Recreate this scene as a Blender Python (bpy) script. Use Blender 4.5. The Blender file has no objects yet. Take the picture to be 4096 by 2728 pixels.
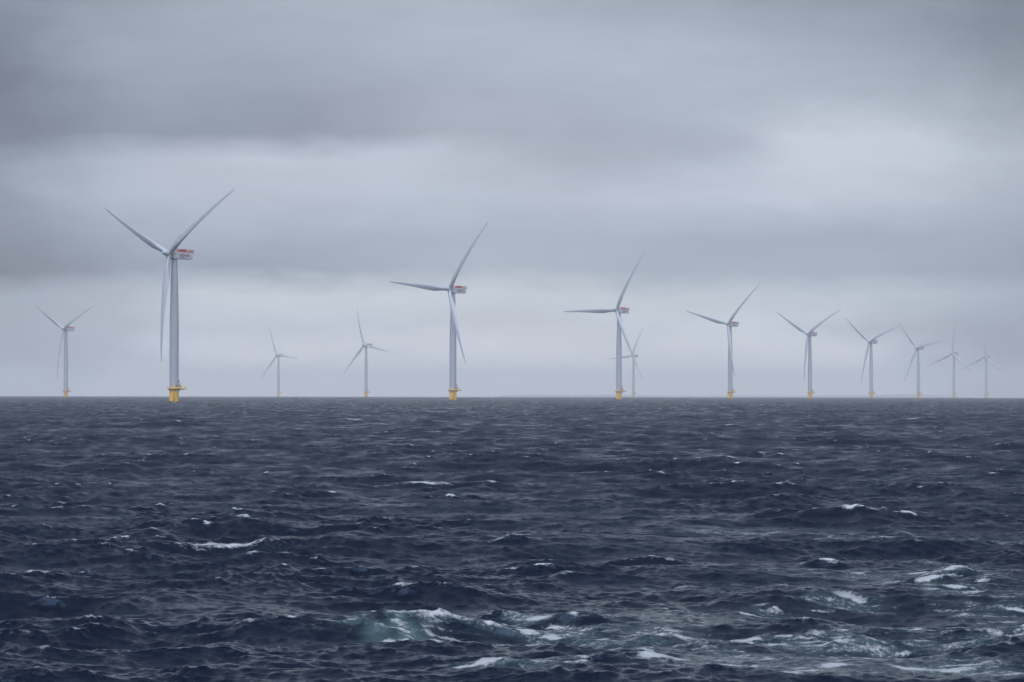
import bpy, bmesh, math, random
import numpy as np
from mathutils import Matrix, Vector

S = bpy.context.scene
COL = S.collection
RE = 7.4e6                      # effective earth radius: the sea curves away below the horizon
CAM_H = 7.0
R = math.radians
rng = np.random.default_rng(11)
random.seed(4)

# ------------------------------------------------------------------ camera
cam = bpy.data.cameras.new("camera")
cam_ob = bpy.data.objects.new("camera", cam)
COL.objects.link(cam_ob)
cam.sensor_width = 36.0
cam.lens = 36.0 * 13000.0 / 4096.0
cam.clip_start = 0.5
cam.clip_end = 80000
PITCH = 0.015854
ROLL = 7.0 / 4096.0
cam_ob.matrix_world = (Matrix.Translation((0, 0, CAM_H)) @ Matrix.Rotation(R(90) + PITCH, 4, 'X')
                       @ Matrix.Rotation(ROLL, 4, 'Z'))
S.camera = cam_ob

# ------------------------------------------------------------------ node helpers
def clear_nodes(nt):
    for n in list(nt.nodes):
        nt.nodes.remove(n)

def mnode(nt, op, a, b=None, c=None, clamp=False):
    n = nt.nodes.new('ShaderNodeMath'); n.operation = op; n.use_clamp = clamp
    for i, v in enumerate((a, b, c)):
        if v is None:
            continue
        if isinstance(v, (int, float)):
            n.inputs[i].default_value = v
        else:
            nt.links.new(v, n.inputs[i])
    return n.outputs[0]

def smooth(nt, v, lo, hi, a=0.0, b=1.0, kind='SMOOTHSTEP'):
    n = nt.nodes.new('ShaderNodeMapRange'); n.interpolation_type = kind
    nt.links.new(v, n.inputs[0])
    for i, x in enumerate((lo, hi, a, b)):
        n.inputs[i + 1].default_value = x
    return n.outputs[0]

def mixc(nt, f, a, b, mode='MIX'):
    n = nt.nodes.new('ShaderNodeMix'); n.data_type = 'RGBA'; n.blend_type = mode
    for s, v in ((0, f), (6, a), (7, b)):
        if isinstance(v, (int, float)):
            n.inputs[s].default_value = v
        elif isinstance(v, (tuple, list)):
            n.inputs[s].default_value = (*v, 1.0)
        else:
            nt.links.new(v, n.inputs[s])
    return n.outputs[2]

def noise(nt, vec, scale, detail=4.0, rough=0.55, dist=0.0, out=0):
    n = nt.nodes.new('ShaderNodeTexNoise')
    nt.links.new(vec, n.inputs['Vector'])
    n.inputs['Scale'].default_value = scale
    n.inputs['Detail'].default_value = detail
    n.inputs['Roughness'].default_value = rough
    n.inputs['Distortion'].default_value = dist
    return n.outputs[out]

def mapping(nt, vec, scale=(1, 1, 1), rot=(0, 0, 0), loc=(0, 0, 0)):
    n = nt.nodes.new('ShaderNodeMapping')
    nt.links.new(vec, n.inputs[0])
    n.inputs['Location'].default_value = loc
    n.inputs['Rotation'].default_value = rot
    n.inputs['Scale'].default_value = scale
    return n.outputs[0]

def lin(c):
    return tuple(((v / 255.0) / 12.92 if v <= 10.3 else ((v / 255.0 + 0.055) / 1.055) ** 2.4) for v in c)

# ------------------------------------------------------------------ sky and sun
SUN_EL, SUN_AZ = 52.0, -125.0       # sun behind the cloud, up behind the left shoulder (azimuth from +Y towards +X)
# cloud deck brightness by elevation (rows, degrees) and azimuth (columns, degrees): the sky as a direction map, edges darkened to echo lens vignette
SKY_AZ = [-9.2, -7.6, -6.0, -3.6, -1.3, 1.3, 3.7, 5.3, 7.2, 8.9]
SKY_EL = [0.10, 0.55, 1.15, 1.72, 2.16, 2.75, 3.45, 4.10, 4.55, 5.30, 6.05, 6.90]
SKY = [
 [(210,219,233),(179,186,195),(317,326,339),(360,360,360),(360,360,360),(360,360,360),(360,360,360),(345,355,360),(216,225,237),(75,75,75)],
 [(145,152,162),(155,161,171),(230,237,249),(278,285,296),(318,325,332),(297,303,309),(316,324,334),(288,297,308),(191,199,210),(103,109,117)],
 [(162,169,182),(166,172,183),(216,222,234),(210,215,225),(216,221,229),(208,213,219),(232,238,247),(228,235,245),(157,164,174),(151,159,171)],
 [(167,177,190),(160,168,179),(212,220,229),(218,226,233),(220,227,233),(212,220,227),(205,213,221),(206,214,224),(196,207,218),(165,176,188)],
 [(75,75,75),(148,158,176),(154,164,180),(146,156,170),(184,193,208),(173,182,195),(167,178,192),(172,183,198),(159,170,186),(147,158,173)],
 [(125,134,150),(134,143,159),(181,192,209),(169,179,194),(177,187,201),(178,187,202),(165,177,193),(167,177,193),(169,179,195),(160,171,187)],
 [(130,139,154),(185,195,212),(185,193,207),(194,202,217),(193,202,215),(192,200,215),(197,205,220),(209,217,231),(191,199,213),(179,188,202)],
 [(123,131,146),(177,187,203),(189,197,211),(199,206,221),(200,207,222),(161,169,183),(191,200,215),(207,214,227),(207,215,227),(184,193,206)],
 [(106,114,130),(138,147,165),(144,153,171),(141,149,165),(179,187,202),(165,173,188),(176,185,201),(214,221,234),(205,213,226),(165,174,188)],
 [(75,80,92),(146,156,175),(156,166,182),(146,154,169),(173,181,196),(177,186,201),(180,189,203),(173,182,196),(175,185,199),(139,148,161)],
 [(101,109,123),(160,170,188),(162,172,188),(165,174,189),(179,189,204),(181,190,204),(181,191,206),(164,174,188),(154,164,179),(123,132,145)],
 [(133,142,159),(143,153,167),(157,166,181),(172,181,196),(177,186,201),(165,175,190),(162,172,187),(147,157,170),(144,154,169),(106,115,128)],
]
SKY_GAIN = 1.0
ZENITH = (0.80, 0.86, 1.0)
ZEN_GAIN = 4.6
MIDSKY = (.11, .15, .23)
CLOUD_FAC = 0.94

world = bpy.data.worlds.new("World")
S.world = world
world.use_nodes = True
nt = world.node_tree
clear_nodes(nt)
tc = nt.nodes.new('ShaderNodeTexCoord')
sep = nt.nodes.new('ShaderNodeSeparateXYZ')
nt.links.new(tc.outputs['Generated'], sep.inputs[0])
az = mnode(nt, 'MULTIPLY', mnode(nt, 'ARCTAN2', sep.outputs[0], sep.outputs[1]), 57.29578)
el = mnode(nt, 'MULTIPLY', mnode(nt, 'ARCSINE', sep.outputs[2]), 57.29578)
comb = nt.nodes.new('ShaderNodeCombineXYZ')
nt.links.new(az, comb.inputs[0]); nt.links.new(el, comb.inputs[1])
av = comb.outputs[0]
def wob(scale, sx, sy, amp, seed, detail=3.0):
    n = noise(nt, mapping(nt, av, (sx, sy, 1), loc=(seed, seed * 1.7, seed)), scale, detail, 0.55)
    return mnode(nt, 'MULTIPLY', mnode(nt, 'SUBTRACT', n, 0.5), amp)
azw = mnode(nt, 'ADD', az, mnode(nt, 'ADD', wob(1.0, .35, .9, 2.6, 3.1), wob(1.0, 1.3, 2.6, .8, 8.4)))
elw = mnode(nt, 'ADD', el, mnode(nt, 'ADD', wob(1.0, .30, .9, 0.55, 5.7), wob(1.0, 1.2, 3.2, .34, 1.9, 4.0)))
u = smooth(nt, azw, -18.0, 18.0, kind='LINEAR')
layer = None
for i, (e, row) in enumerate(zip(SKY_EL, SKY)):
    cr = nt.nodes.new('ShaderNodeValToRGB')
    cr.color_ramp.interpolation = 'B_SPLINE'
    els = cr.color_ramp.elements
    pts = [(0.0, (150, 157, 173))] + [((a + 18) / 36, c) for a, c in zip(SKY_AZ, row)] + [(1.0, (160, 167, 182))]
    els[0].position = pts[0][0]; els[0].color = (*lin(pts[0][1]), 1)
    els[1].position = pts[-1][0]; els[1].color = (*lin(pts[-1][1]), 1)
    for p, c in pts[1:-1]:
        x = els.new(p); x.color = (*lin(c), 1)
    nt.links.new(u, cr.inputs[0])
    layer = cr.outputs[0] if layer is None else mixc(nt, smooth(nt, elw, SKY_EL[i - 1], e, kind='LINEAR'), layer, cr.outputs[0])
# fine cloud texture, stretched along the horizon
fine = mnode(nt, 'ADD', wob(1.0, .45, 2.0, .15, 12.3, 7.0), wob(1.0, 1.3, 3.4, .11, 4.4, 7.0))
gain = mnode(nt, 'MULTIPLY', mnode(nt, 'ADD', fine, 1.0), SKY_GAIN)
vs = nt.nodes.new('ShaderNodeVectorMath'); vs.operation = 'SCALE'
nt.links.new(layer, vs.inputs[0]); nt.links.new(gain, vs.inputs['Scale'])
# upper sky out of view: bright part added to light haze and towers
zen = mixc(nt, noise(nt, mapping(nt, tc.outputs['Generated'], (1, 1, 2)), 3.0, 5.0, .6), tuple(.72 * v for v in ZENITH), tuple(1.3 * v for v in ZENITH))
vz = nt.nodes.new('ShaderNodeVectorMath'); vz.operation = 'SCALE'
nt.links.new(zen, vz.inputs[0]); vz.inputs['Scale'].default_value = ZEN_GAIN
mid = mixc(nt, noise(nt, mapping(nt, tc.outputs['Generated'], (1, 1, 3)), 2.4, 5.0, .6), tuple(.7 * v for v in MIDSKY), tuple(1.3 * v for v in MIDSKY))
lit = mnode(nt, 'SUBTRACT', mnode(nt, 'MULTIPLY', sep.outputs[2], .85), mnode(nt, 'MULTIPLY', sep.outputs[1], .53))
bright_cap = smooth(nt, lit, .62, .97)
upper = mixc(nt, bright_cap, mid, vz.outputs[0])          # unseen sky shaped for the light: dark ahead for the sea, bright high behind
cloud = mixc(nt, mnode(nt, 'MAXIMUM', smooth(nt, el, 7.0, 15.0), smooth(nt, sep.outputs[1], .6, .2)), vs.outputs[0], upper)
sky = nt.nodes.new('ShaderNodeTexSky')
sky.sky_type = 'NISHITA'; sky.sun_disc = False
sky.sun_elevation = R(SUN_EL); sky.sun_rotation = R(SUN_AZ)
sky.air_density = 1.0; sky.dust_density = 3.0
bg1 = nt.nodes.new('ShaderNodeBackground'); bg1.inputs[1].default_value = 0.06
nt.links.new(sky.outputs[0], bg1.inputs[0])
bg2 = nt.nodes.new('ShaderNodeBackground'); bg2.inputs[1].default_value = 1.0
nt.links.new(cloud, bg2.inputs[0])
mx = nt.nodes.new('ShaderNodeMixShader'); mx.inputs[0].default_value = CLOUD_FAC
nt.links.new(bg1.outputs[0], mx.inputs[1]); nt.links.new(bg2.outputs[0], mx.inputs[2])
wo = nt.nodes.new('ShaderNodeOutputWorld')
nt.links.new(mx.outputs[0], wo.inputs[0])
world.cycles.sampling_method = 'AUTOMATIC'

sun = bpy.data.lights.new("sun", 'SUN')
sun.energy = 0.5; sun.angle = R(25); sun.color = (1.0, .96, .90)
sun_ob = bpy.data.objects.new("sun", sun); COL.objects.link(sun_ob)
sd = Vector((math.sin(R(SUN_AZ)) * math.cos(R(SUN_EL)), math.cos(R(SUN_AZ)) * math.cos(R(SUN_EL)), math.sin(R(SUN_EL))))
sun_ob.rotation_euler = sd.to_track_quat('Z', 'Y').to_euler()
sun_ob.location = (-60, -60, 120)

S.view_settings.view_transform = 'Standard'
S.view_settings.look = 'None'
S.view_settings.exposure = 0.0
S.view_settings.gamma = 1.0
S.cycles.volume_bounces = 4
S.cycles.max_bounces = 8

# ------------------------------------------------------------------ materials
def principled(name, base, rough=0.5, spec=0.5, metal=0.0, noise_amp=0.0, nscale=(1, 1, 1), coord='Object'):
    m = bpy.data.materials.new(name); m.use_nodes = True
    t = m.node_tree
    p = t.nodes['Principled BSDF']
    p.inputs['Base Color'].default_value = (*base, 1)
    p.inputs['Roughness'].default_value = rough
    p.inputs['Metallic'].default_value = metal
    p.inputs['Specular IOR Level'].default_value = spec
    if noise_amp:
        c = t.nodes.new('ShaderNodeTexCoord')
        n = noise(t, mapping(t, c.outputs[coord], nscale), 1.0, 5.0, .6)
        lo = tuple(v * (1 - noise_amp) for v in base); hi = tuple(min(1, v * (1 + noise_amp * .6)) for v in base)
        t.links.new(mixc(t, n, lo, hi), p.inputs['Base Color'])
    return m

M_WHITE = principled("light_grey_paint", (.345, .38, .43), .42, .5, 0, .10, (.25, .25, .06))
M_BLADE = principled("blade_gelcoat", (.335, .37, .42), .36, .5, 0, .06, (.3, .3, .05))
M_NAC = principled("nacelle_panel_paint", (.54, .56, .58), .45, .5, 0, .08, (.5, .15, .5))
M_SEAM = principled("grey_sealant", (.26, .28, .30), .6)
M_RED = principled("red_paint", (.42, .03, .035), .5, .4, 0, .25, (1.5, 1.5, 1.5))
M_LETR = principled("crimson_vinyl", (.30, .008, .03), .5)
M_LETD = principled("charcoal_vinyl", (.03, .035, .045), .5)
M_DARK = principled("dark_steel", (.05, .055, .065), .55, .5, .2, .3, (2, 2, 2))
M_GALV = principled("galvanised_steel", (.30, .31, .33), .5, .5, .5, .2, (2, 2, 2))
M_YRAIL = principled("yellow_rail_paint", (.75, .46, .04), .5, .4, 0, .2, (1, 1, 1))
M_GROWTH = principled("weed_and_mussels", (.012, .014, .013), .8, .3, 0, .5, (3, 3, 3))

def yellow_mat():
    m = principled("weathered_yellow_paint", (.66, .36, .015), .48, .4)
    t = m.node_tree; p = t.nodes['Principled BSDF']
    c = t.nodes.new('ShaderNodeTexCoord')
    streak = noise(t, mapping(t, c.outputs['Object'], (1.6, 1.6, .10)), 1.0, 6.0, .62)
    patch = noise(t, mapping(t, c.outputs['Object'], (.5, .5, .5)), 1.0, 5.0, .6)
    col = mixc(t, patch, (.66, .36, .012), (.86, .53, .02))
    col = mixc(t, smooth(t, streak, .55, .74, 0, .75), col, (.30, .13, .02))      # rust runs
    s = t.nodes.new('ShaderNodeSeparateXYZ'); t.links.new(c.outputs['Object'], s.inputs[0])
    # rusty band where ladder and fenders meet the shaft (the side that faces the boats)
    side = mnode(t, 'ABSOLUTE', mnode(t, 'SUBTRACT', s.outputs[0], .55))
    band = mnode(t, 'MULTIPLY', smooth(t, side, .2, 1.3, 1, 0), smooth(t, patch, .35, .6))
    col = mixc(t, mnode(t, 'MULTIPLY', band, .55), col, (.22, .10, .02))
    t.links.new(col, p.inputs['Base Color'])
    return m
M_YEL = yellow_mat()

# ------------------------------------------------------------------ mesh helpers
def link(name, me, mat, parent=None):
    o = bpy.data.objects.new(name, me)
    COL.objects.link(o)
    if mat is not None and len(me.materials) == 0:
        me.materials.append(mat)
    if parent is not None:
        o.parent = parent
    return o

def to_mesh(bm, name, smooth_angle=None):
    bmesh.ops.recalc_face_normals(bm, faces=bm.faces)
    if smooth_angle is not None:
        for f in bm.faces:
            f.smooth = True
        for e in bm.edges:
            if len(e.link_faces) == 2 and e.calc_face_angle(0) > R(smooth_angle):
                e.smooth = False
    me = bpy.data.meshes.new(name)
    bm.to_mesh(me); bm.free()
    return me

def box(bm, lo, hi, bev=0.0):
    r = bmesh.ops.create_cube(bm, size=1.0)
    for v in r['verts']:
        v.co = Vector(((lo[i] + hi[i]) / 2 + v.co[i] * (hi[i] - lo[i])) for i in range(3)) if False else Vector(
            [(lo[i] + hi[i]) / 2 + v.co[i] * (hi[i] - lo[i]) for i in range(3)])
    if bev:
        es = list({e for v in r['verts'] for e in v.link_edges})
        bmesh.ops.bevel(bm, geom=es, offset=bev, segments=2, affect='EDGES', profile=.6)

def bar(bm, a, b, r, n=6, r2=None):
    a, b = Vector(a), Vector(b)
    d = b - a
    q = d.to_track_quat('Z', 'Y').to_matrix().to_4x4()
    bmesh.ops.create_cone(bm, cap_ends=True, segments=n, radius1=r, radius2=r if r2 is None else r2,
                          depth=d.length, matrix=Matrix.Translation((a + b) / 2) @ q)

def lathe(bm, prof, n=48, axis='Z', mat=None):
    """prof: list of (radius, height); closed with caps where radius is 0."""
    rings = []
    for rad, h in prof:
        if rad < 1e-6:
            rings.append([bm.verts.new((0, 0, h))])
        else:
            rings.append([bm.verts.new((rad * math.cos(2 * math.pi * k / n), rad * math.sin(2 * math.pi * k / n), h)) for k in range(n)])
    for A, B in zip(rings, rings[1:]):
        for k in range(n):
            k2 = (k + 1) % n
            q = [A[k % len(A)], A[k2 % len(A)], B[k2 % len(B)], B[k % len(B)]]
            q2 = []
            for v in q:
                if v not in q2:
                    q2.append(v)
            if len(q2) > 2:
                bm.faces.new(q2)
    vs = [v for rg in rings for v in rg]
    if mat is not None:
        for v in vs:
            v.co = mat @ v.co
    return vs

# ------------------------------------------------------------------ turbine meshes (metres)
HUB = 102.0
DECK = 9.9            # top of the access platform above mean sea level
OVERHANG = 4.9        # rotor centre ahead of the tower axis
TILT = R(6.4)
ROTOR_R = 74.9

def tower_mesh():
    bm = bmesh.new()
    prof = [(0, DECK + .02), (3.13, DECK + .02), (3.13, DECK + .5), (3.13, DECK + .6), (3.16, DECK + .62), (3.16, DECK + .80), (3.13, DECK + .82), (3.13, DECK + .95)]
    prof += [(3.13, 32.9), (3.13, 33), (3.15, 33.02), (3.15, 33.2), (3.13, 33.22), (3.13, 33.35), (3.12, 55), (3.04, 60), (2.9, 66), (2.75, 73), (2.55, 80), (2.35, 87), (2.17, 93), (2.0, 98.1), (2.0, 98.2), (2.12, 98.22), (2.12, 98.75), (0, 98.75)]
    lathe(bm, prof, 64)
    return to_mesh(bm, "tower", 30)

def door_mesh():
    bm = bmesh.new()
    ang = R(-90 + 35)
    m = Matrix.Rotation(ang, 4, 'Z')
    box(bm, (3.08, -.55, DECK + 1.0), (3.22, .55, DECK + 3.3), .05)
    bmesh.ops.transform(bm, matrix=m, verts=bm.verts)
    return to_mesh(bm, "door", 30)

def foundation_mesh():
    bm = bmesh.new()
    lathe(bm, [(0, -9), (3.22, -9), (3.22, .2), (3.2, 4), (3.2, DECK - .9), (3.32, DECK - .86), (3.32, DECK - .46), (0, DECK - .46)], 64)
    return to_mesh(bm, "foundation", 30)

def growth_mesh():
    """ragged skin of weed and mussels round the splash zone"""
    bm = bmesh.new()
    n = 96
    rr = random.Random(9)
    top = []
    for k in range(n):
        a = 2 * math.pi * k / n
        h = .95 + .35 * math.sin(3 * a + 1) + .22 * math.sin(7 * a) + .18 * math.sin(13 * a + 2) + rr.uniform(-.12, .12)
        d = abs((a - R(270 + 8) + math.pi) % (2 * math.pi) - math.pi)       # higher behind the boat landing
        h += 1.1 * math.exp(-(d / .30) ** 2)
        top.append(h)
    rows = []
    for j, z in enumerate((-8.5, -2, None)):
        ring = []
        for k in range(n):
            a = 2 * math.pi * k / n
            rad = 3.22 + (.07 if z is not None else .015) + rr.uniform(0, .02)
            ring.append(bm.verts.new((rad * math.cos(a), rad * math.sin(a), top[k] if z is None else z)))
        rows.append(ring)
    for A, B in zip(rows, rows[1:]):
        for k in range(n):
            bm.faces.new((A[k], A[(k + 1) % n], B[(k + 1) % n], B[k]))
    return to_mesh(bm, "marine_growth", 60)

def landing_mesh():
    """two fender tubes with standoffs, on the side that faces the camera (-Y)"""
    bm = bmesh.new()
    for x in (-.45, 1.45):
        bar(bm, (x, -4.35, -6), (x, -4.35, 6.2), .26, 12)
        bar(bm, (x, -4.35, 6.2), (x, -3.1, 6.9), .22, 10)
        for z in (1.6, 4.6):
            bar(bm, (x, -4.35, z), (x * .9, -3.0, z), .16, 8)
    return to_mesh(bm, "boat_landing", 40)

def ladder_mesh():
    bm = bmesh.new()
    for x in (.22, .78):
        bar(bm, (x, -3.75, -3), (x, -3.75, DECK + 1.0), .07, 6)
    for k in range(40):
        z = -2.6 + k * .32
        bar(bm, (.22, -3.75, z), (.78, -3.75, z), .03, 5)
    for z in (1, 4, 7, 9):
        bar(bm, (.5, -3.75, z), (.5, -3.1, z), .05, 5)
    return to_mesh(bm, "ladder", 40)

PLAT_R = 4.75
def plat_outline():
    """round walkway with a square laydown wing towards +X"""
    pts = []
    for k in range(56):
        a = R(32 + k * (360 - 64) / 55)
        pts.append((PLAT_R * math.cos(a), PLAT_R * math.sin(a)))
    w = PLAT_R * math.sin(R(32))
    return pts + [(8.35, -w), (8.35, w)]

def deck_mesh():
    bm = bmesh.new()
    pts = plat_outline()
    lo = [bm.verts.new((x, y, DECK - .42)) for x, y in pts]
    hi = [bm.verts.new((x, y, DECK)) for x, y in pts]
    bm.faces.new(hi); bm.faces.new(lo[::-1])
    n = len(pts)
    for k in range(n):
        bm.faces.new((lo[k], lo[(k + 1) % n], hi[(k + 1) % n], hi[k]))
    return to_mesh(bm, "platform", 30)

def railing_mesh():
    bm = bmesh.new()
    base = plat_outline()
    # resample the outline so that posts stand about 1.2 m apart
    pts = []
    n = len(base)
    for k in range(n):
        a, b = Vector(base[k]), Vector(base[(k + 1) % n])
        m = max(1, int(round((b - a).length / 1.15)))
        for j in range(m):
            pts.append(a.lerp(b, j / m))
    pts = [p * ((p.length - .12) / p.length) for p in pts]
    for h, r in ((1.22, .055), (.66, .04)):
        for k in range(len(pts)):
            a, b = pts[k], pts[(k + 1) % len(pts)]
            bar(bm, (a.x, a.y, DECK + h), (b.x, b.y, DECK + h), r, 5)
    for k in range(len(pts)):
        a, b = pts[k], pts[(k + 1) % len(pts)]
        bar(bm, (a.x, a.y, DECK + .1), (b.x, b.y, DECK + .1), .06, 4)     # toe board
    last = None
    for p in pts:
        if last is None or (p - last).length > .95:
            bar(bm, (p.x, p.y, DECK), (p.x, p.y, DECK + 1.24), .07, 6)
            last = p
    return to_mesh(bm, "railing", 40)

def bracket_mesh():
    bm = bmesh.new()
    lathe(bm, [(3.22, DECK - .66), (3.5, DECK - .66), (3.5, DECK - .44), (3.22, DECK - .44), (3.22, DECK - .66)], 40)
    lathe(bm, [(3.21, DECK - 1.4), (3.36, DECK - 1.4), (3.36, DECK - 1.15), (3.21, DECK - 1.15), (3.21, DECK - 1.4)], 40)
    for k in range(10):
        a = R(k * 36)
        c, s = math.cos(a), math.sin(a)
        bar(bm, (3.25 * c, 3.25 * s, DECK - 1.25), (4.45 * c, 4.45 * s, DECK - .5), .12, 6)
        bar(bm, (3.2 * c, 3.2 * s, DECK - .52), (4.6 * c, 4.6 * s, DECK - .52), .11, 6)
    for y in (-1.9, 1.9):
        bar(bm, (3.0, y, DECK - .55), (8.1, y, DECK - .55), .14, 6)
        bar(bm, (3.0, y * .8, DECK - 1.5), (7.0, y, DECK - .6), .12, 6)
    return to_mesh(bm, "support_bracket", 40)

def cablebox_mesh():
    bm = bmesh.new()
    box(bm, (3.3, -1.2, DECK - 1.55), (4.25, .1, DECK - .62), .06)
    return to_mesh(bm, "junction_box", 30)

def gate_mesh():
    """tall yellow A-frame of the ladder head, on the camera side"""
    bm = bmesh.new()
    y = -4.55
    for x in (-.35, 1.35):
        bar(bm, (x, y, DECK), (.5 + (x - .5) * .32, y + .25, DECK + 3.2), .10, 6)
        bar(bm, (x, y, DECK), (x, y, DECK + 1.3), .09, 6)
    bar(bm, (.5, y + .25, DECK + 3.15), (.5, y + .25, DECK + 3.9), .08, 6)
    bar(bm, (.2, y + .25, DECK + 3.2), (.8, y + .25, DECK + 3.2), .09, 6)
    bar(bm, (-.1, y + .12, DECK + 1.9), (1.1, y + .12, DECK + 1.9), .07, 6)
    box(bm, (-.28, y - .04, DECK + .15), (1.28, y + .02, DECK + 1.05))
    return to_mesh(bm, "ladder_gate", 40)

def cabinet_mesh():
    bm = bmesh.new()
    box(bm, (4.35, -2.0, DECK + .01), (5.15, -1.0, DECK + 1.5), .04)
    box(bm, (3.5, -2.9, DECK + .01), (4.2, -2.2, DECK + 1.2), .04)
    return to_mesh(bm, "equipment_cabinet", 30)

def crane_mesh():
    bm = bmesh.new()
    x, y = 4.15, -1.35
    bar(bm, (x, y, DECK), (x, y, DECK + 1.9), .30, 12)
    box(bm, (x - 1.7, y - .35, DECK + 1.5), (x - .2, y + .35, DECK + 2.2), .08)
    bar(bm, (x - .1, y, DECK + 1.9), (x - .85, y, DECK + 5.1), .20, 8, .13)
    bar(bm, (x - .85, y, DECK + 5.1), (x - 1.75, y, DECK + 5.55), .10, 8)
    box(bm, (x - 1.15, y - .2, DECK + 4.95), (x - .05, y + .2, DECK + 5.4), .05)
    bar(bm, (x + .75, y, DECK + 1.6), (x - .35, y, DECK + 5.1), .07, 6)
    bar(bm, (x, y, DECK + 1.75), (x + 1.1, y, DECK + 1.75), .13, 8)
    bar(bm, (x + 1.05, y, DECK + .02), (x + 1.05, y, DECK + 3.5), .06, 6)
    return to_mesh(bm, "davit_crane", 40)

def hook_mesh():
    bm = bmesh.new()
    bar(bm, (2.4, -1.35, DECK + 2.35), (2.4, -1.35, DECK + 5.5), .035, 5)
    box(bm, (2.28, -1.47, DECK + 2.1), (2.52, -1.23, DECK + 2.45), .03)
    return to_mesh(bm, "hoist_hook", 40)

# nacelle frame: -Y is the nose (upwind), +Y the rear, +X the side seen here, z = 0 at hub height, y = 0 on the tower axis
NW = 2.75
def nacelle_mesh():
    bm = bmesh.new()
    prof = [(-2.55, 1.40), (15.3, .80), (14.15, -3.52), (3.0, -3.45), (-2.55, -3.25)]
    A = [bm.verts.new((-NW, y, z)) for y, z in prof]
    B = [bm.verts.new((NW, y, z)) for y, z in prof]
    bm.faces.new(A); bm.faces.new(B[::-1])
    n = len(prof)
    for k in range(n):
        bm.faces.new((A[k], B[k], B[(k + 1) % n], A[(k + 1) % n]))
    bmesh.ops.recalc_face_normals(bm, faces=bm.faces)
    bmesh.ops.bevel(bm, geom=[e for e in bm.edges], offset=.22, segments=3, affect='EDGES', profile=.6)
    return to_mesh(bm, "nacelle", 35)

def seam_mesh(k):
    """panel joints standing a few mm proud and the vent near the nose"""
    bm = bmesh.new()
    x0 = NW
    y = (2.6, 7.2, 11.6)[k]
    box(bm, (x0 - .02, y - .025, -3.2), (x0 + .006, y + .025, .70))
    return to_mesh(bm, "panel_joint")

def vent_mesh():
    bm = bmesh.new()
    box(bm, (NW - .02, -1.95, -1.0), (NW + .03, -1.2, 1.0), .01)
    for k in range(9):
        z = -.9 + k * .22
        box(bm, (NW + .01, -1.9, z), (NW + .06, -1.25, z + .06))
    return to_mesh(bm, "vent")

def generator_mesh():
    bm = bmesh.new()
    m = Matrix.Translation((0, -OVERHANG, .0)) @ Matrix.Rotation(R(90) , 4, 'X')
    # axis now along -Y: height h maps to y = -OVERHANG - h
    lathe(bm, [(0, -3.4), (2.15, -3.4), (2.15, -2.25), (2.0, -2.2), (2.0, -1.9), (0, -1.9)], 40, mat=m)
    return to_mesh(bm, "generator", 30)

def yaw_ring_mesh():
    bm = bmesh.new()
    lathe(bm, [(0, -3.9), (2.25, -3.9), (2.3, -3.2), (0, -3.2)], 40)
    box(bm, (-1.9, -3.9, -3.75), (1.9, -2.3, -2.6), .15)
    return to_mesh(bm, "yaw_bearing", 30)

def zroof(y):
    return 1.40 - (y + 2.55) / 17.85 * .60

PY0, PY1 = 2.55, 15.75
def hoist_deck_mesh():
    bm = bmesh.new()
    x = NW - .05
    for sx in (-x, x - .22):
        v = []
        for y, dz in ((PY0, .10), (PY1, .10), (PY1, .44), (PY0, .44)):
            v.append((y, zroof(min(y, 15.3)) + dz))
        A = [bm.verts.new((sx, y, z)) for y, z in v]; B = [bm.verts.new((sx + .22, y, z)) for y, z in v]
        bm.faces.new(A); bm.faces.new(B[::-1])
        for k in range(4):
            bm.faces.new((A[k], B[k], B[(k + 1) % 4], A[(k + 1) % 4]))
    n = 12
    for k in range(n + 1):
        y = PY0 + (PY1 - PY0) * k / n
        z = zroof(min(y, 15.3))
        box(bm, (-x + .23, y - .09, z + .12), (x - .23, y + .09, z + .40))
    for k in range(n):
        y0 = PY0 + (PY1 - PY0) * k / n + .1; y1 = PY0 + (PY1 - PY0) * (k + 1) / n - .1
        z = zroof(min((y0 + y1) / 2, 15.3))
        box(bm, (-x + .24, y0, z + .30), (x - .24, y1, z + .36))
    return to_mesh(bm, "hoist_platform")

def hoist_rail_mesh():
    bm = bmesh.new()
    x = NW - .10
    def rail(p, q, h, r):
        bar(bm, (p[0], p[1], zroof(min(p[1], 15.3)) + h), (q[0], q[1], zroof(min(q[1], 15.3)) + h), r, 5)
    cs = [(-x, PY0 + .05), (x, PY0 + .05), (x, PY1 - .05), (-x, PY1 - .05)]
    for k in range(4):
        for h, r in ((2.02, .09), (1.5, .05), (1.0, .05)):
            rail(cs[k], cs[(k + 1) % 4], h, r)
    n = 11
    for sx in (-x, x):
        for k in range(n + 1):
            y = PY0 + .05 + (PY1 - PY0 - .1) * k / n
            z = zroof(min(y, 15.3))
            bar(bm, (sx, y, z + .4), (sx, y, z + 2.05), .11, 6)
            if k % 2 == 0:
                box(bm, (sx - .02, y - .05, z + .42), (sx + .02, y + .42, z + 1.96))
    for k in range(1, 5):
        xx = -x + 2 * x * k / 5
        for y in (PY0 + .05, PY1 - .05):
            z = zroof(min(y, 15.3))
            bar(bm, (xx, y, z + .4), (xx, y, z + 2.05), .09, 6)
    return to_mesh(bm, "guard_rail")

def red_box_mesh():
    bm = bmesh.new()
    z = zroof(6.4)
    box(bm, (-1.2, 4.9, z + .45), (2.5, 7.3, z + 1.98), .06)
    box(bm, (-.8, 7.5, z + .45), (2.2, 8.7, z + 2.25), .06)
    return to_mesh(bm, "cooler_housing")

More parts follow.
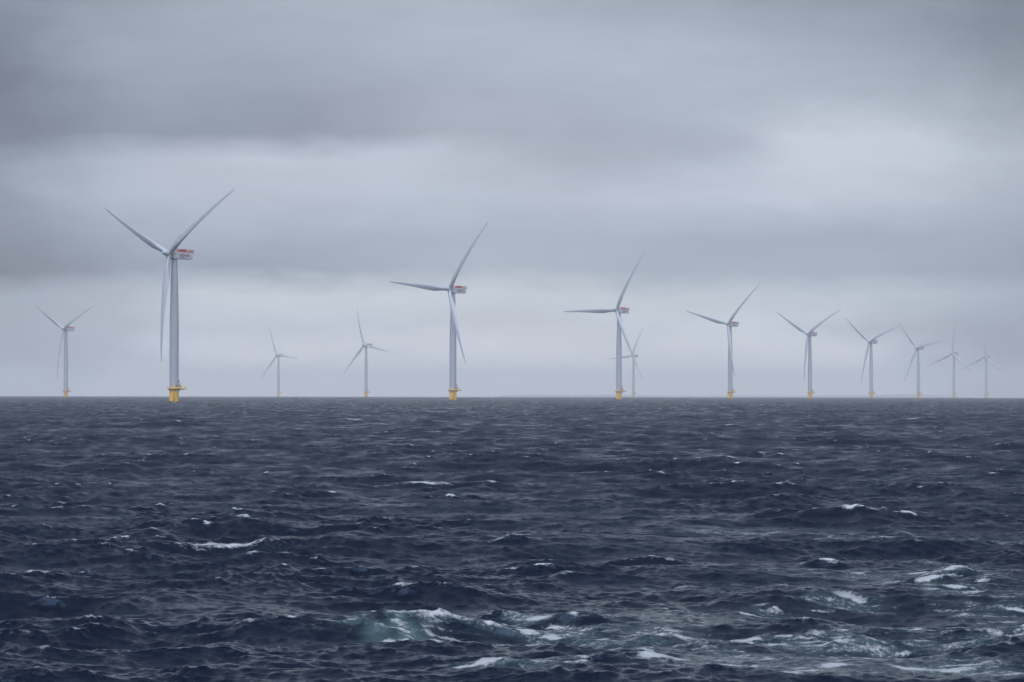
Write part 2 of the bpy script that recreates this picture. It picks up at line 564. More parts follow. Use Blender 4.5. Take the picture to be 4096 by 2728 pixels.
def mast_mesh():
    bm = bmesh.new()
    z = zroof(4.4)
    bar(bm, (.9, 4.3, z + .4), (.9, 4.3, z + 3.6), .05, 6)
    bmesh.ops.create_uvsphere(bm, u_segments=8, v_segments=6, radius=.16, matrix=Matrix.Translation((.9, 4.3, z + 3.65)))
    return to_mesh(bm, "sensor_mast", 40)

def vane_mesh():
    bm = bmesh.new()
    z = zroof(4.4)
    bar(bm, (.3, 2.3, z + .4), (.3, 2.3, z + 2.5), .05, 6)
    bar(bm, (.3, 1.9, z + 2.4), (.3, 2.75, z + 2.4), .05, 6)
    return to_mesh(bm, "wind_vane", 40)

# lettering: strokes on the nacelle side, s runs nose to rear, t runs up
def strokes_mesh(name, glyphs, y0, z0, h, w, gap, th):
    bm = bmesh.new()
    y = y0
    for g in glyphs:
        for poly in g:
            for (a, b), (c, d) in zip(poly, poly[1:]):
                p = Vector((y + a * w, z0 + b * h)); q = Vector((y + c * w, z0 + d * h))
                dr = (q - p).normalized(); nn = Vector((-dr.y, dr.x)) * th / 2
                p2 = p - dr * th * .5; q2 = q + dr * th * .5
                c4 = [p2 - nn, q2 - nn, q2 + nn, p2 + nn]
                F = [bm.verts.new((NW + .022, v.x, v.y)) for v in c4]
                Bk = [bm.verts.new((NW - .01, v.x, v.y)) for v in c4]
                bm.faces.new(F); bm.faces.new(Bk[::-1])
                for k in range(4):
                    bm.faces.new((F[k], F[(k + 1) % 4], Bk[(k + 1) % 4], Bk[k]))
        y += w + gap
    return to_mesh(name and bm, name)

G_D = [[(0, 0), (0, 1), (.78, 1), (1, .8), (1, .2), (.78, 0), (0, 0)]]
G_O = [[(0, .12), (0, .88), (.12, 1), (.88, 1), (1, .88), (1, .12), (.88, 0), (.12, 0), (0, .12)]]
G_N = [[(0, 0), (0, 1), (1, 0), (1, 1)]]
G_G = [[(1, 1), (.12, 1), (0, .88), (0, .12), (.12, 0), (1, 0), (1, .48), (.5, .48)]]

def text_mesh(word, y0, z0, size, stretch):
    cu = bpy.data.curves.new("lettering", 'FONT')
    cu.body = word; cu.size = size; cu.extrude = .012; cu.offset = .012
    o = bpy.data.objects.new("lettering", cu)
    COL.objects.link(o)
    dg = bpy.context.evaluated_depsgraph_get()
    me = bpy.data.meshes.new_from_object(o.evaluated_get(dg))
    bpy.data.objects.remove(o)
    bpy.data.curves.remove(cu)
    # text x -> +Y (towards the rear), text y -> +Z, face outward (+X)
    m = Matrix(((0, 0, 1, NW + .01), (stretch, 0, 0, y0), (0, 1, 0, z0), (0, 0, 0, 1)))
    me.transform(m)
    me.name = "lettering"
    return me

# rotor frame: X = direction of motion of the blade at phase 0, Z = outward along that blade, -Y = upwind
def hub_mesh():
    bm = bmesh.new()
    m = Matrix.Rotation(R(90), 4, 'X')          # lathe height -> -Y (upwind)
    prof = [(0, 6.45), (.5, 6.36), (.9, 6.05), (1.18, 5.6), (1.42, 4.9), (1.78, 3.4), (2.08, 2.0), (2.26, .9), (2.34, 0), (2.32, -1.2), (2.25, -1.75), (2.1, -1.9), (0, -1.9)]
    lathe(bm, prof, 48, mat=m)
    for k in range(3):
        rm = Matrix.Rotation(R(120 * k), 4, 'Y')
        lathe(bm, [(0, .6), (2.05, .6), (2.02, 1.8), (1.93, 2.3), (1.9, 2.42), (0, 2.42)], 36, mat=rm)
    return to_mesh(bm, "hub", 40)

def collar_mesh():
    bm = bmesh.new()
    lathe(bm, [(1.7, 2.44), (1.84, 2.44), (1.84, 2.62), (1.7, 2.62)], 36)
    return to_mesh(bm, "root_seal", 40)

def interp(x, xs, ys):
    return float(np.interp(x, xs, ys))

def blade_section(r):
    chord = interp(r, [2.4, 5, 8, 11, 14, 17, 20, 25, 31, 37, 44, 51, 58, 64, 69, 72.5, 74.2, 74.9],
                   [3.5, 3.55, 3.8, 4.25, 4.8, 5.25, 5.15, 4.75, 4.2, 3.65, 3.1, 2.55, 2.1, 1.7, 1.35, 1.05, .7, .25])
    thick = interp(r, [2.4, 5, 8, 11, 14, 17, 22, 30, 40, 55, 74.9], [1.0, .98, .80, .62, .47, .38, .31, .26, .22, .19, .17])
    twist = interp(r, [2.4, 8, 17, 25, 37, 50, 62, 75], [20, 20, 16, 11.5, 7.5, 4.5, 3, 2])
    circ = interp(r, [2.4, 4.5, 15.5], [1.0, 1.0, 0.0])
    t = r / ROTOR_R
    fwd = 2.75 * t + 10.5 * t * (1 - t) * (1 - .15 * t)
    sag = 2.2 * t * (1 - t)
    return chord, thick, twist, circ, fwd, sag

def blade_mesh():
    rs = np.unique(np.concatenate([np.linspace(2.42, 5, 4), np.linspace(5, 20, 17), np.linspace(20, 70, 28), np.linspace(70, 74.2, 6), [74.55, 74.8, 74.9]]))
    n = 28
    bm = bmesh.new()
    rings = []
    for r in rs:
        chord, thick, tw, circ, fwd, sag = blade_section(r)
        b = R(tw)
        le = Vector((math.cos(b), -math.sin(b)))         # leading edge direction in (X, Y)
        up = Vector((-math.sin(b), -math.cos(b)))        # suction side faces downwind... thickness axis
        ring = []
        for k in range(n):
            a = 2 * math.pi * k / n
            cx = .5 * (1 + math.cos(a))                  # 1 = trailing edge, 0 = leading edge
            # airfoil half thickness (NACA-like, closed trailing edge)
            yt = 5 * thick * (.2969 * math.sqrt(cx) - .1260 * cx - .3516 * cx ** 2 + .2843 * cx ** 3 - .1036 * cx ** 4)
            sgn = 1 if a <= math.pi else -1
            camber = .02 * (1 - (2 * cx - 1) ** 2)
            fx = (.32 - cx) * chord; fy = (sgn * yt + camber) * chord
            gx = -.5 * chord * math.cos(a); gy = .5 * chord * math.sin(a)
            px = fx * (1 - circ) + gx * circ; py = fy * (1 - circ) + gy * circ
            P = le * px + up * py
            ring.append(bm.verts.new((P.x, P.y - fwd, r * 1.009)))
        rings.append(ring)
    for A, B in zip(rings, rings[1:]):
        for k in range(n):
            bm.faces.new((A[k], A[(k + 1) % n], B[(k + 1) % n], B[k]))
    bm.faces.new(rings[-1]); bm.faces.new(rings[0][::-1])
    return to_mesh(bm, "blade", 50)

def spoiler_mesh():
    """the dark strip along the inboard trailing edge"""
    bm = bmesh.new()
    prev = None
    for r in np.linspace(6.5, 17.2, 12):
        chord, thick, tw, circ, fwd, sag = blade_section(r)
        b = R(tw)
        le = Vector((math.cos(b), -math.sin(b))); up = Vector((-math.sin(b), -math.cos(b)))
        px = (-.68 * (1 - circ) - .5 * circ) * chord + .32
        w = .20
        sgn = -1
        off = (.5 * thick * .62 * (1 - circ) + .30 * circ) * chord
        c = [le * (px - w) + up * (off - .1), le * (px + w) + up * (off - .1), le * (px + w * .6) + up * (off + .16), le * (px - w * .6) + up * (off + .16)]
        ring = [bm.verts.new((q.x, q.y - fwd, r)) for q in c]
        if prev:
            for k in range(4):
                bm.faces.new((prev[k], prev[(k + 1) % 4], ring[(k + 1) % 4], ring[k]))
        else:
            bm.faces.new(ring)
        prev = ring
    bm.faces.new(prev[::-1])
    return to_mesh(bm, "spoiler", 40)

ME = dict(
    tower=tower_mesh(), door=door_mesh(), foundation=foundation_mesh(), growth=growth_mesh(), landing=landing_mesh(),
    ladder=ladder_mesh(), deck=deck_mesh(), rail=railing_mesh(), bracket=bracket_mesh(), cbox=cablebox_mesh(),
    gate=gate_mesh(), cabinet=cabinet_mesh(), crane=crane_mesh(), hook=hook_mesh(), nacelle=nacelle_mesh(),
    seam0=seam_mesh(0), seam1=seam_mesh(1), seam2=seam_mesh(2), vent=vent_mesh(), gen=generator_mesh(), yawr=yaw_ring_mesh(), hdeck=hoist_deck_mesh(),
    hrail=hoist_rail_mesh(), rbox=red_box_mesh(), mast=mast_mesh(), vane=vane_mesh(), hub=hub_mesh(), collar=collar_mesh(),
    blade=blade_mesh(), spoiler=spoiler_mesh(),
    word1=strokes_mesh("lettering", [G_D, G_O, G_N, G_G], 2.6, -1.5, 1.2, 1.6, .62, .42),
    word2=text_mesh("energy", 2.55, -2.62, 1.35, 1.25),
)

def rotor_matrix(a, ph):
    nh = Vector((-math.sin(a), -math.cos(a), 0)); e1 = Vector((math.cos(a), -math.sin(a), 0)); z = Vector((0, 0, 1))
    n = nh * math.cos(TILT) + z * math.sin(TILT)
    e2 = z * math.cos(TILT) - nh * math.sin(TILT)
    X = e1 * math.cos(ph) - e2 * math.sin(ph)
    Z = e1 * math.sin(ph) + e2 * math.cos(ph)
    Y = -n
    c = Vector((0, 0, HUB)) + nh * OVERHANG
    return Matrix(((X.x, Y.x, Z.x, c.x), (X.y, Y.y, Z.y, c.y), (X.z, Y.z, Z.z, c.z), (0, 0, 0, 1)))

GROUP = "offshore wind turbines standing in the sea"
def make_turbine(lettered=True):
    """the first turbine, with all its parts and sub-parts"""
    t = bpy.data.objects.new("wind_turbine", None)
    COL.objects.link(t)
    t.empty_display_size = 5
    tw = link("tower", ME['tower'], M_WHITE, t); link("door", ME['door'], M_GALV, tw)
    fo = link("foundation", ME['foundation'], M_YEL, t)
    fo["label"] = "yellow steel base with rust streaks and dark waterline"
    link("marine_growth", ME['growth'], M_GROWTH, fo)
    link("boat_landing", ME['landing'], M_YEL, fo); link("ladder", ME['ladder'], M_YRAIL, fo)
    pl = link("platform", ME['deck'], M_YRAIL, t)
    link("railing", ME['rail'], M_YRAIL, pl); link("support_bracket", ME['bracket'], M_DARK, pl)
    link("junction_box", ME['cbox'], M_DARK, pl); link("ladder_gate", ME['gate'], M_YRAIL, pl)
    link("equipment_cabinet", ME['cabinet'], M_YRAIL, pl)
    cr = link("davit_crane", ME['crane'], M_DARK, t); link("hoist_hook", ME['hook'], M_DARK, cr)
    na = link("nacelle", ME['nacelle'], M_NAC, t)
    for k in ('seam0', 'seam1', 'seam2'):
        link("panel_joint", ME[k], M_SEAM, na)
    link("vent", ME['vent'], M_SEAM, na)
    link("generator", ME['gen'], M_SEAM, na); link("yaw_bearing", ME['yawr'], M_DARK, na)
    if lettered:
        link("lettering", ME['word1'], M_LETR, na); link("lettering", ME['word2'], M_LETD, na)
    hp = link("hoist_platform", ME['hdeck'], M_RED, t)
    link("guard_rail", ME['hrail'], M_RED, hp); link("cooler_housing", ME['rbox'], M_RED, hp); link("sensor_mast", ME['mast'], M_GALV, hp); link("wind_vane", ME['vane'], M_GALV, hp)
    link("hub", ME['hub'], M_WHITE, t)
    for k in range(3):
        b = link("blade", ME['blade'], M_BLADE, t)
        link("root_seal", ME['collar'], M_SEAM, b); link("spoiler", ME['spoiler'], M_SEAM, b)
    return t

def copy_tree(o, parent=None):
    c = o.copy(); COL.objects.link(c)
    if parent is not None:
        c.parent = parent
    for ch in list(o.children):
        copy_tree(ch, c)
    return c

def pose_turbine(t, X, Y, a, ph, label):
    t.location = (X, Y, -(X * X + Y * Y) / (2 * RE))
    nb = 0
    for ch in t.children:
        k = ch.name.split('.')[0]
        if k in ("nacelle", "hoist_platform"):
            ch.matrix_local = Matrix.Translation((0, 0, HUB)) @ Matrix.Rotation(-a, 4, 'Z')
        elif k == "hub":
            ch.matrix_local = rotor_matrix(a, ph)
        elif k == "blade":
            ch.matrix_local = rotor_matrix(a, ph + R(120) * nb); nb += 1
    t["label"] = label; t["category"] = "wind turbine"; t["group"] = GROUP

# position east/north of the camera in metres, yaw of the nose, rotor phase
FARM = [
 (-231.4, 2226, 41.7, 56.5, "largest white wind turbine, nearest the viewer, with lettered nacelle and bright yellow base"),
 (-54, 2975, 42.3, 36.4, "second largest white turbine, mid picture, one blade pointing left, another crossing its tower"),
 (-661, 4816, 36.5, 61.7, "small grey turbine at the far left, its nacelle side blank without lettering"),
 (-574, 7989, 39.5, -22.9, "small hazy turbine right of the largest one, the fainter of two with an upright blade"),
 (-286, 6372, 43.7, -19.4, "pale turbine just left of the second largest one, one blade pointing up"),
 (122, 3705, 40.7, 29.5, "white turbine right of centre with a blade level to the left, overlapping a faint turbine"),
 (299, 7997, 41.6, 23.9, "faint hazy turbine directly behind the right of centre turbine, crossed by its lower blade"),
 (297, 4422, 42.4, 44.5, "grey white turbine fourth of the receding row, lower blade hanging along its tower"),
 (471, 5136, 43.2, 59.2, "turbine fifth of the receding row, upper blades spread in an even V"),
 (648, 5862, 44.3, 67.9, "turbine sixth of the receding row, right blade tip touching the next rotor"),
 (826, 6606, 44.5, 78.4, "hazy turbine seventh of the receding row, right blade almost level"),
 (1016, 7472, 44.7, 5.8, "faint turbine second from the right edge, upright blade, lower blades crossing its neighbour"),
 (1171, 8025, 44.7, 3.7, "faintest and rightmost turbine, its upright blade vanishing in the haze"),
]
first = make_turbine(True)
blank = make_turbine(False)
for i, (X, Y, a, ph, lab) in enumerate(FARM):
    t = first if i == 0 else blank if i == 2 else copy_tree(first)
    pose_turbine(t, X, Y, R(a), R(ph), lab)

# ------------------------------------------------------------------ sea
def build_sea():
    # tessellation: polar grid round the viewpoint, dense where the sea is in view; the waves are a fixed field in world metres
    fine = np.linspace(R(-10.6), R(10.6), 1050)
    side = np.cumsum(np.concatenate([np.geomspace(R(.022), R(.13), 60), np.full(240, R(.13)), np.geomspace(R(.2), R(14), 40)])) + R(10.6)
    side = side[side < R(178)]
    phi = np.concatenate([-side[::-1], fine, side, ])
    rr = [3.0]
    while rr[-1] < 26800:
        r = rr[-1]
        if r < 24: d = r * .03
        elif r < 66: d = r * .006
        elif r < 600: d = r * (.0011 + .0019 * (r - 66) / 534.)
        elif r < 11000: d = r * .003
        else: d = r * .03
        rr.append(r + d)
    rr = np.array(rr)
    nr, nc = len(rr), len(phi)
    dr = np.gradient(rr)
    sp, cp = np.sin(phi).astype(np.float32), np.cos(phi).astype(np.float32)
    ncomp = 260
    lam = np.geomspace(38.0, 0.22, ncomp) * np.exp(rng.normal(0, .01, ncomp))
    k = 2 * np.pi / lam
    dln = math.log(38.0 / .22) / ncomp
    B = 0.0062 * np.interp(np.log(lam), np.log([.22, .6, 1.2, 3, 6, 12, 38]), [2.2, 2.7, 2.2, 1.35, .9, .65, .28])
    B = np.where(lam > 26, B * .55, B)
    amp = np.sqrt(2 * B * dln) / k
    amp *= np.abs(1 + .35 * rng.normal(0, 1, ncomp))
    spread = np.interp(np.log(lam), np.log([.22, 2, 10, 38]), [1.2, 1.1, .75, .45])
    th = R(-105) + rng.normal(0, 1, ncomp) * spread        # heading: towards the camera, a little to the left
    kx, ky = np.cos(th) * k, np.sin(th) * k
    p0 = rng.uniform(0, 2 * np.pi, ncomp)
    X = (rr[:, None] * sp[None, :]).astype(np.float32); Y = (rr[:, None] * cp[None, :]).astype(np.float32)
    Z = np.zeros_like(X); DX = np.zeros_like(X); DY = np.zeros_like(X); CV = np.zeros_like(X); unres = np.full(nr, float(np.sum((amp * k) ** 2) / 2))
    for i in range(ncomp):
        keep = np.where((lam[i] > 1.3 * dr) | ((lam[i] > 5.0) & (rr < 6000)))[0]
        if len(keep) < 4:
            continue
        a0, a1 = keep[0], keep[-1] + 1
        ph = ((rr[a0:a1, None] * (np.sin(phi) * kx[i] + np.cos(phi) * ky[i])[None, :] + p0[i]) % (2 * np.pi)).astype(np.float32)
        c = np.cos(ph); s = np.sin(ph)
        # fade a component in over the rows where the grid can just carry it
        f = np.clip((lam[i] / (1.3 * dr[a0:a1]) - 1) * 2.0, .0, 1).astype(np.float32)
        if lam[i] > 5.0:
            f = np.maximum(f, .9)
        unres[a0:a1] -= f ** 2 * (amp[i] * k[i]) ** 2 / 2
        f = f[:, None] * np.float32(amp[i])
        Z[a0:a1] += f * c
        DX[a0:a1] -= f * s * np.float32(math.cos(th[i])) ; DY[a0:a1] -= f * s * np.float32(math.sin(th[i]))
        if lam[i] > 1.2:
            CV[a0:a1] += np.float32(amp[i] * k[i]) * c
    gust = np.zeros_like(X)
    for j in range(14):                                     # rough and quiet patches wander over the sea
        L = math.exp(rng.uniform(math.log(7), math.log(60))); q = rng.uniform(0, 2 * np.pi)
        gust += np.sin(X * np.float32(math.cos(q) * 2 * np.pi / L) + Y * np.float32(math.sin(q) * 2 * np.pi / L) + np.float32(rng.uniform(0, 6.28))).astype(np.float32)
    gust = 1.0 + np.clip(gust * .10, -.35, .4)
    Z *= gust; DX *= gust; DY *= gust; CV *= gust
    lean = .55 * np.clip(Z, -.3, .8)
    # breaking crests at their own spots: (x, y, crest length, height)
    foam = np.zeros_like(X); aer = np.zeros_like(X)
    n0 = (np.abs(phi) < R(10.7))
    for (bx, by, L, H) in BREAKERS:
        rows = np.where(np.abs(rr - math.hypot(bx, by)) < L * 2.5 + 8)[0]
        r0, r1 = rows[0], rows[-1] + 1
        ang = rng.uniform(-.22, .22)
        ux, uy = math.cos(ang), math.sin(ang)
        dx = X[r0:r1] - bx; dy = Y[r0:r1] - by
        s = dx * ux + dy * uy; t = -(-dx * uy + dy * ux)           # t > 0 on the camera side
        s2 = s + .12 * L * np.sin(t * 1.3 + bx)
        t2 = t + .06 * L * np.sin(s2 * 4.1 / L + by) - .10 * L * (s2 / L) ** 2
        W = max(.22 * L, .45) * (1 if H > .2 else .6)
        env = np.exp(-(s2 / L) ** 2 * 1.6)
        prof = np.where(t2 < 0, np.exp(-(t2 / (2.4 * W)) ** 2), np.exp(-(t2 / W) ** 2))
        Z[r0:r1] += .75 * H * env * prof
        fo = np.sqrt(env) * np.exp(-((t2 - .12 * W) / (.45 * W)) ** 2) * (1.15 if H > .45 else .9) * (.72 + .28 * np.sin(s2 * 5.0 / L + 2 * by))
        foam[r0:r1] = np.maximum(foam[r0:r1], fo)
        aer[r0:r1] = np.maximum(aer[r0:r1], .16 * env * np.exp(-((t2 - .5 * W) / (1.1 * W)) ** 2))
    # churned wake: strips of aerated water
    wake = np.zeros_like(X)
    rows = np.where((rr > 66) & (rr < 240))[0]; r0, r1 = rows[0], rows[-1] + 1
    xs, ys = X[r0:r1], Y[r0:r1]
    wx = xs + .8 * np.sin(ys * .55 + 1.0) + .4 * np.sin(xs * 1.7 + ys * .9) + .2 * np.sin(xs * 4.1 - ys * 2.3); wy = ys + 1.3 * np.sin(xs * .8 + 2.0) + .6 * np.sin(xs * 2.3 + ys * .4) + .35 * np.sin(xs * 5.2 + ys * 1.1)
    for (ax, ay, bx, by, w, st) in WAKE:
        abx, aby = bx - ax, by - ay
        q = np.clip(((wx - ax) * abx + (wy - ay) * aby) / (abx ** 2 + aby ** 2), 0, 1)
        d2 = ((wx - ax - q * abx) / .8) ** 2 + (wy - ay - q * aby) ** 2
        g = st * np.exp(-d2 / (w * w))
        wake[r0:r1] = np.maximum(wake[r0:r1], g)
        aer[r0:r1] = np.maximum(aer[r0:r1], g * (1.0 if st == 1.0 else .58))
    side_fade = np.clip((R(43) - np.abs(phi)) / R(4), 0, 1).astype(np.float32)[None, :]
    # whitecaps where the crests are sharpest
    sel = (rr > 70) & (rr < 900)
    cv = CV[sel][:, np.abs(phi) < R(10.6)][:, ::3]
    p_hi, p_top = np.percentile(cv, [97.4, 99.9])
    cap = np.clip((CV - p_hi) / (p_top - p_hi), 0, 1)
    foam = np.maximum(foam, cap * .92) * side_fade
    foam = np.maximum(foam, wake * np.clip((CV - np.percentile(cv, 78)) / (p_top - np.percentile(cv, 78)), 0, 1) * 1.1)
    ch = 1.15
    PX = X + ch * DX * side_fade; PY = Y + (ch * DY - lean) * side_fade; PZ = Z * side_fade
    PZ -= (X.astype(np.float64) ** 2 + Y.astype(np.float64) ** 2) / (2 * RE)
    co = np.stack([PX, PY, PZ], -1).reshape(-1, 3).astype(np.float32)
    # close the ring behind and the middle
    idx = np.arange(nr * nc).reshape(nr, nc)
    q = np.stack([idx[:-1, :-1], idx[:-1, 1:], idx[1:, 1:], idx[1:, :-1]], -1).reshape(-1, 4)[:, ::-1]
    q2 = np.stack([idx[:-1, -1], idx[:-1, 0], idx[1:, 0], idx[1:, -1]], -1)[:, ::-1]
    quads = np.concatenate([q, q2]).astype(np.int32)
    me = bpy.data.meshes.new("sea")
    me.vertices.add(len(co)); me.vertices.foreach_set("co", co.ravel())
    me.loops.add(quads.size); me.loops.foreach_set("vertex_index", quads.ravel())
    me.polygons.add(len(quads)); me.polygons.foreach_set("loop_start", np.arange(0, quads.size, 4, dtype=np.int32))
    me.polygons.foreach_set("use_smooth", np.ones(len(quads), dtype=bool))
    for nm, arr in (("foam", foam), ("aerated", aer), ("wake", wake), ("ripple", np.repeat(np.sqrt(np.sqrt(2 * np.maximum(unres, 0) * .4 + .0006))[:, None], nc, 1))):
        at = me.attributes.new(nm, 'FLOAT', 'POINT'); at.data.foreach_set("value", arr.ravel().astype(np.float32))
    me.update(calc_edges=True)
    me.validate()
    print("sea verts", len(co), "Hs", 4 * Z[rr > 66].std())
    return me

BREAKERS = [(-13.3, 145, 3.9, .75), (5.4, 135, 2.7, .6), (-7.8, 236, 5.1, .7), (-3.4, 132, 2.4, .12), (-.1, 147, .9, .6),
 (-12.0, 905, 4.0, .7), (104.2, 849, 9.1, .8), (29.5, 741, 5.5, .7), (24.7, 379, 2.0, .5), (27.7, 232, 1.3, .5),
 (39.5, 265, 2.1, .4), (-19.4, 160, 1.3, .3), (27.7, 365, 2.4, .6), (-9.3, 129, 1.0, .4), (-7.9, 92, .3, .2),
 (28.4, 231, .9, .4), (-9.8, 263, 1.4, .3), (-91, 1093, 4.0, .6), (-38.2, 425, 1.4, .4), (-33.1, 340, 1.6, .4),
 (70.7, 546, 2.9, .5), (-14.3, 540, 3.6, .5), (-38.8, 812, 6.0, .6), (-4.1, 253, 1.4, .3), (-29.7, 197, 1.6, .4),
 (-4.6, 475, 1.2, .4), (4.0, 341, .8, .3),
 (0.2, 100.5, 1.6, .30), (2.4, 99.5, 1.0, .30), (4.2, 94.5, .9, .3), (9.6, 90.5, 1.3, .35), (15.2, 117, 1.6, .4), (16.3, 122.5, 1.4, .4), (12.4, 129, 1.2, .5), (3.5, 88, 1.2, .25), (13.2, 86, 1.2, .3)]
WAKE = [(-5.3, 97.6, -3.5, 94.9, 1.50, 1.00), (-3.5, 94.9, -1, 90.7, 1.50, 1.00), (-2.3, 95.7, 1.5, 102.2, 2.07, 0.90), (1.5, 102.2, 3.3, 99.2, 2.07, 0.90),
 (0, 97.5, 3.5, 92.2, 2.53, 0.97), (4.1, 95.6, 8.9, 92.1, 2.76, 0.97), (5.5, 87.6, 12.3, 90.4, 2.76, 0.97), (1.4, 87.7, 7.9, 82, 2.53, 0.90),
 (7.9, 87.5, 11.5, 97.2, 2.53, 0.97), (14.2, 122.1, 19.7, 127.9, 4.14, 0.90), (15.2, 119.3, 16.5, 104.9, 3.68, 0.85), (9.4, 167.2, 16.4, 159.3, 3.45, 0.75),
 (14.9, 154.6, 22.8, 159, 3.68, 0.70), (5.9, 105.1, 10.3, 107.2, 2.76, 0.75), (9.7, 101, 15, 95.3, 2.99, 0.95), (0.2, 80.9, 12.7, 80.7, 2.30, 0.95),
 (9, 84, 13, 80, 2.5, 0.90), (12.5, 100, 16, 92, 3.0, 0.85), (17, 133, 21, 127, 3.5, 0.70), (7, 118, 12, 124, 3.0, 0.55)]

RDC = .15
def sea_material():
    m = bpy.data.materials.new("sea_water"); m.use_nodes = True
    t = m.node_tree; p = t.nodes['Principled BSDF']; out = t.nodes['Material Output']
    c = t.nodes.new('ShaderNodeTexCoord').outputs['Object']
    def attr(n):
        a = t.nodes.new('ShaderNodeAttribute'); a.attribute_name = n
        return a.outputs['Fac']
    foam, aer, wake, ripple = attr("foam"), attr("aerated"), attr("wake"), attr("ripple")
    # foam: broken by lacy noise
    f1 = noise(t, mapping(t, c, (1.3, 2.2, 1.3)), 1.0, 7.0, .68)
    f2 = noise(t, mapping(t, c, (5.0, 7.0, 5.0)), 1.0, 4.0, .65)
    lace = mnode(t, 'ADD', mnode(t, 'MULTIPLY', f1, .65), mnode(t, 'MULTIPLY', f2, .35))
    fm = smooth(t, mnode(t, 'ADD', foam, mnode(t, 'MULTIPLY', mnode(t, 'SUBTRACT', lace, .5), 4.2)), .42, 1.10)
    fm = mnode(t, 'MULTIPLY', fm, smooth(t, foam, .05, .3))
    # wake: lacy strands of foam on churned water
    wv = t.nodes.new('ShaderNodeTexNoise'); wv.inputs['Scale'].default_value = .55; wv.inputs['Detail'].default_value = 3
    t.links.new(c, wv.inputs['Vector'])
    warp = t.nodes.new('ShaderNodeVectorMath'); warp.operation = 'MULTIPLY_ADD'
    t.links.new(wv.outputs['Color'], warp.inputs[0]); warp.inputs[1].default_value = (1.6, 1.6, 0); t.links.new(c, warp.inputs[2])
    wc = warp.outputs[0]
    def ridged(vec, scale, detail):
        n = t.nodes.new('ShaderNodeTexNoise'); n.noise_type = 'RIDGED_MULTIFRACTAL'; n.normalize = True
        t.links.new(vec, n.inputs['Vector']); n.inputs['Scale'].default_value = scale; n.inputs['Detail'].default_value = detail
        n.inputs['Roughness'].default_value = .55
        return n.outputs[0]
    s1 = noise(t, mapping(t, c, (.35, .8, .3), rot=(0, 0, R(12))), 1.0, 5.0, .62, .6)
    rd = ridged(mapping(t, wc, (.8, 1.5, 1), rot=(0, 0, R(10))), 1.0, 6.0)
    grain = noise(t, c, 7.0, 4.0, .7)
    st = mnode(t, 'ADD', mnode(t, 'MULTIPLY', mnode(t, 'SUBTRACT', s1, .5), 2.4), mnode(t, 'ADD', mnode(t, 'MULTIPLY', mnode(t, 'SUBTRACT', rd, RDC), 2.9), mnode(t, 'MULTIPLY', mnode(t, 'SUBTRACT', grain, .5), 2.6)))
    wk = smooth(t, mnode(t, 'ADD', mnode(t, 'MULTIPLY', wake, 1.1), st), .58, 1.42)
    wk = mnode(t, 'MULTIPLY', wk, smooth(t, wake, .10, .75))
    white = mnode(t, 'MAXIMUM', fm, mnode(t, 'MULTIPLY', wk, .82))
    turq = mnode(t, 'MULTIPLY', smooth(t, mnode(t, 'ADD', aer, mnode(t, 'MULTIPLY', mnode(t, 'SUBTRACT', s1, .5), 1.4)), .15, 1.0), .9)
    deep = mixc(t, noise(t, mapping(t, c, (.02, .02, .02)), 1.0, 3.0), (.0007, .0026, .0090), (.0012, .0038, .0125))
    col = mixc(t, turq, deep, (.055, .092, .100))
    col = mixc(t, white, col, (.36, .385, .41))
    t.links.new(col, p.inputs['Base Color'])
    pn = mnode(t, 'ADD', mnode(t, 'MULTIPLY', noise(t, mapping(t, c, (.28, .16, .1)), 1.0, 5.0, .68), .7), mnode(t, 'MULTIPLY', noise(t, mapping(t, c, (.02, .012, .1)), 1.0, 3.0, .6), .3))
    rows_ = noise(t, mapping(t, c, (.15, .013, .1), rot=(0, 0, R(38))), 1.0, 4.0, .65)
    pn = mnode(t, 'ADD', mnode(t, 'MULTIPLY', pn, .72), mnode(t, 'MULTIPLY', rows_, .28))
    patch = smooth(t, pn, .38, .62, .42, 1.25)             # wind-ruffled and slick patches
    rough = mnode(t, 'MAXIMUM', mnode(t, 'MULTIPLY', white, .7), mnode(t, 'MULTIPLY', ripple, patch))
    t.links.new(rough, p.inputs['Roughness'])
    p.inputs['IOR'].default_value = 1.333
    p.inputs['Specular IOR Level'].default_value = .5
    p.inputs['Specular Tint'].default_value = (.38, .60, 1.0, 1)
    # ripples finer than the mesh
    r1 = noise(t, mapping(t, c, (1.0, 2.0, 1), rot=(0, 0, R(-12))), 1.1, 6.0, .62)
    r2 = noise(t, mapping(t, c, (1.0, 1.7, 1), rot=(0, 0, R(20))), 5.0, 5.0, .62)
    h = mnode(t, 'ADD', mnode(t, 'MULTIPLY', r1, .06), mnode(t, 'MULTIPLY', r2, .016))
    h = mnode(t, 'ADD', h, mnode(t, 'MULTIPLY', white, .05))
    b = t.nodes.new('ShaderNodeBump'); b.inputs['Strength'].default_value = 1.0; b.inputs['Distance'].default_value = 1.0
    t.links.new(h, b.inputs['Height']); t.links.new(b.outputs[0], p.inputs['Normal'])
    return m

sea = link("sea", build_sea(), sea_material())
sea["kind"] = "structure"; sea["label"] = "dark choppy open sea with scattered whitecaps"

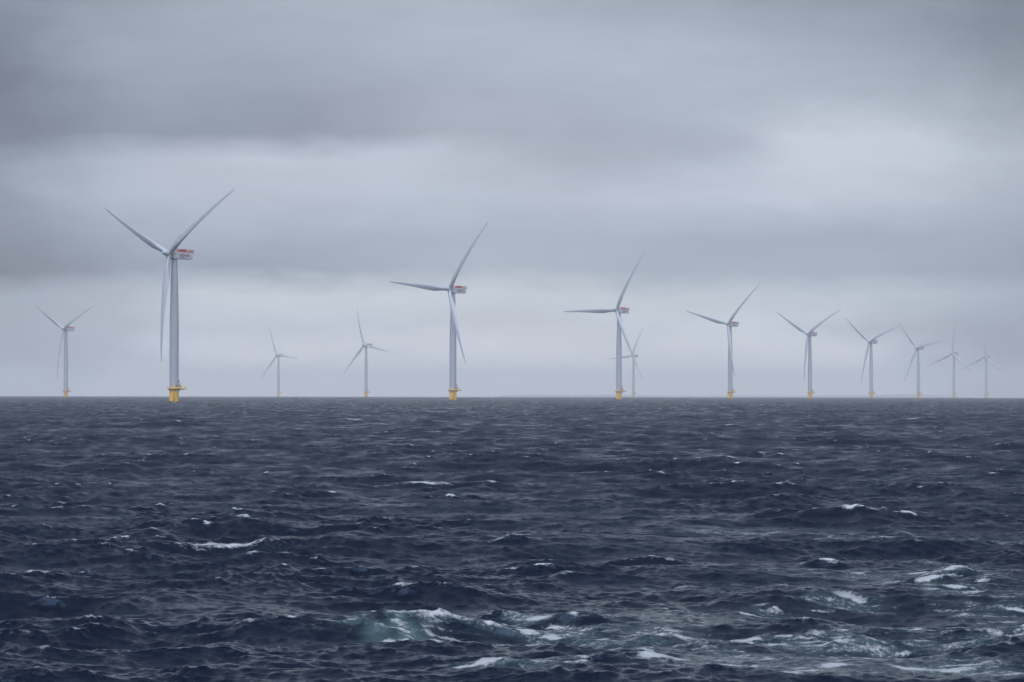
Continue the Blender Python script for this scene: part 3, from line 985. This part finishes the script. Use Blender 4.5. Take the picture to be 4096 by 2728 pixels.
# ------------------------------------------------------------------ far coast
def coast():
    rr_ = np.random.default_rng(5)
    bm = bmesh.new()
    D0 = 24000.0
    az0, az1 = -.25, 8.05
    n = 260
    rows = []
    ts = np.linspace(0, 1, n)
    azs = az0 + (az1 - az0) * ts
    # ridge height above the sea that hides the foot of the land
    prof = np.interp(azs, [-.25, -.1, .3, .9, 1.6, 2.4, 3.0, 3.6, 4.4, 5.2, 5.8, 6.3, 6.9, 7.3, 7.7, 8.05],
                     [1, 9, 15, 14, 15, 13, 8, 8, 9, 11, 12, 15, 22, 19, 12, 1])
    jag = np.convolve(rr_.normal(0, 1, n + 8), np.ones(3) / 3, 'same')[:n] * 1.1 + np.convolve(rr_.normal(0, 1, n + 40), np.ones(25) / 25, 'same')[:n] * 4
    base = D0 * math.sqrt(2 * CAM_H / RE) - CAM_H      # drop of the visible horizon line at that distance
    hid = 2.0
    for j, (dd, hf) in enumerate(((0, None), (250, .55), (700, 1.0), (1500, .8), (2400, None))):
        ring = []
        for i in range(n):
            a = R(azs[i]); D = D0 + dd + 120 * math.sin(i * .11 + j)
            z = -base - 4 if hf is None else -base + (hid + max(1.0, prof[i] + jag[i])) * hf
            ring.append(bm.verts.new((D * math.sin(a), D * math.cos(a), z)))
        rows.append(ring)
    for A, B_ in zip(rows, rows[1:]):
        for i in range(n - 1):
            bm.faces.new((A[i], A[i + 1], B_[i + 1], B_[i]))
    me = to_mesh(bm, "hills")
    return me
hills = link("hills", coast(), principled("wooded_land", (.06, .075, .05), .9, .2, 0, .4, (.004, .004, .004)))
hills["kind"] = "structure"; hills["label"] = "low wooded coast faint on the horizon"

# ------------------------------------------------------------------ haze
def haze():
    bm = bmesh.new()
    box(bm, (-9000, -1500, -64), (9000, 27500, 186))
    me = to_mesh(bm, "haze")
    m = bpy.data.materials.new("sea_haze"); m.use_nodes = True
    t = m.node_tree; clear_nodes(t)
    o = t.nodes.new('ShaderNodeOutputMaterial')
    v = t.nodes.new('ShaderNodeVolumePrincipled')
    v.inputs['Color'].default_value = (.965, .978, 1.0, 1)
    v.inputs['Density'].default_value = 8.8e-5
    v.inputs['Anisotropy'].default_value = .08
    t.links.new(v.outputs[0], o.inputs['Volume'])
    h = link("haze", me, m)
    h["kind"] = "stuff"; h["label"] = "pale sea haze over the water"
    return h
HAZE = True
if HAZE:
    haze()
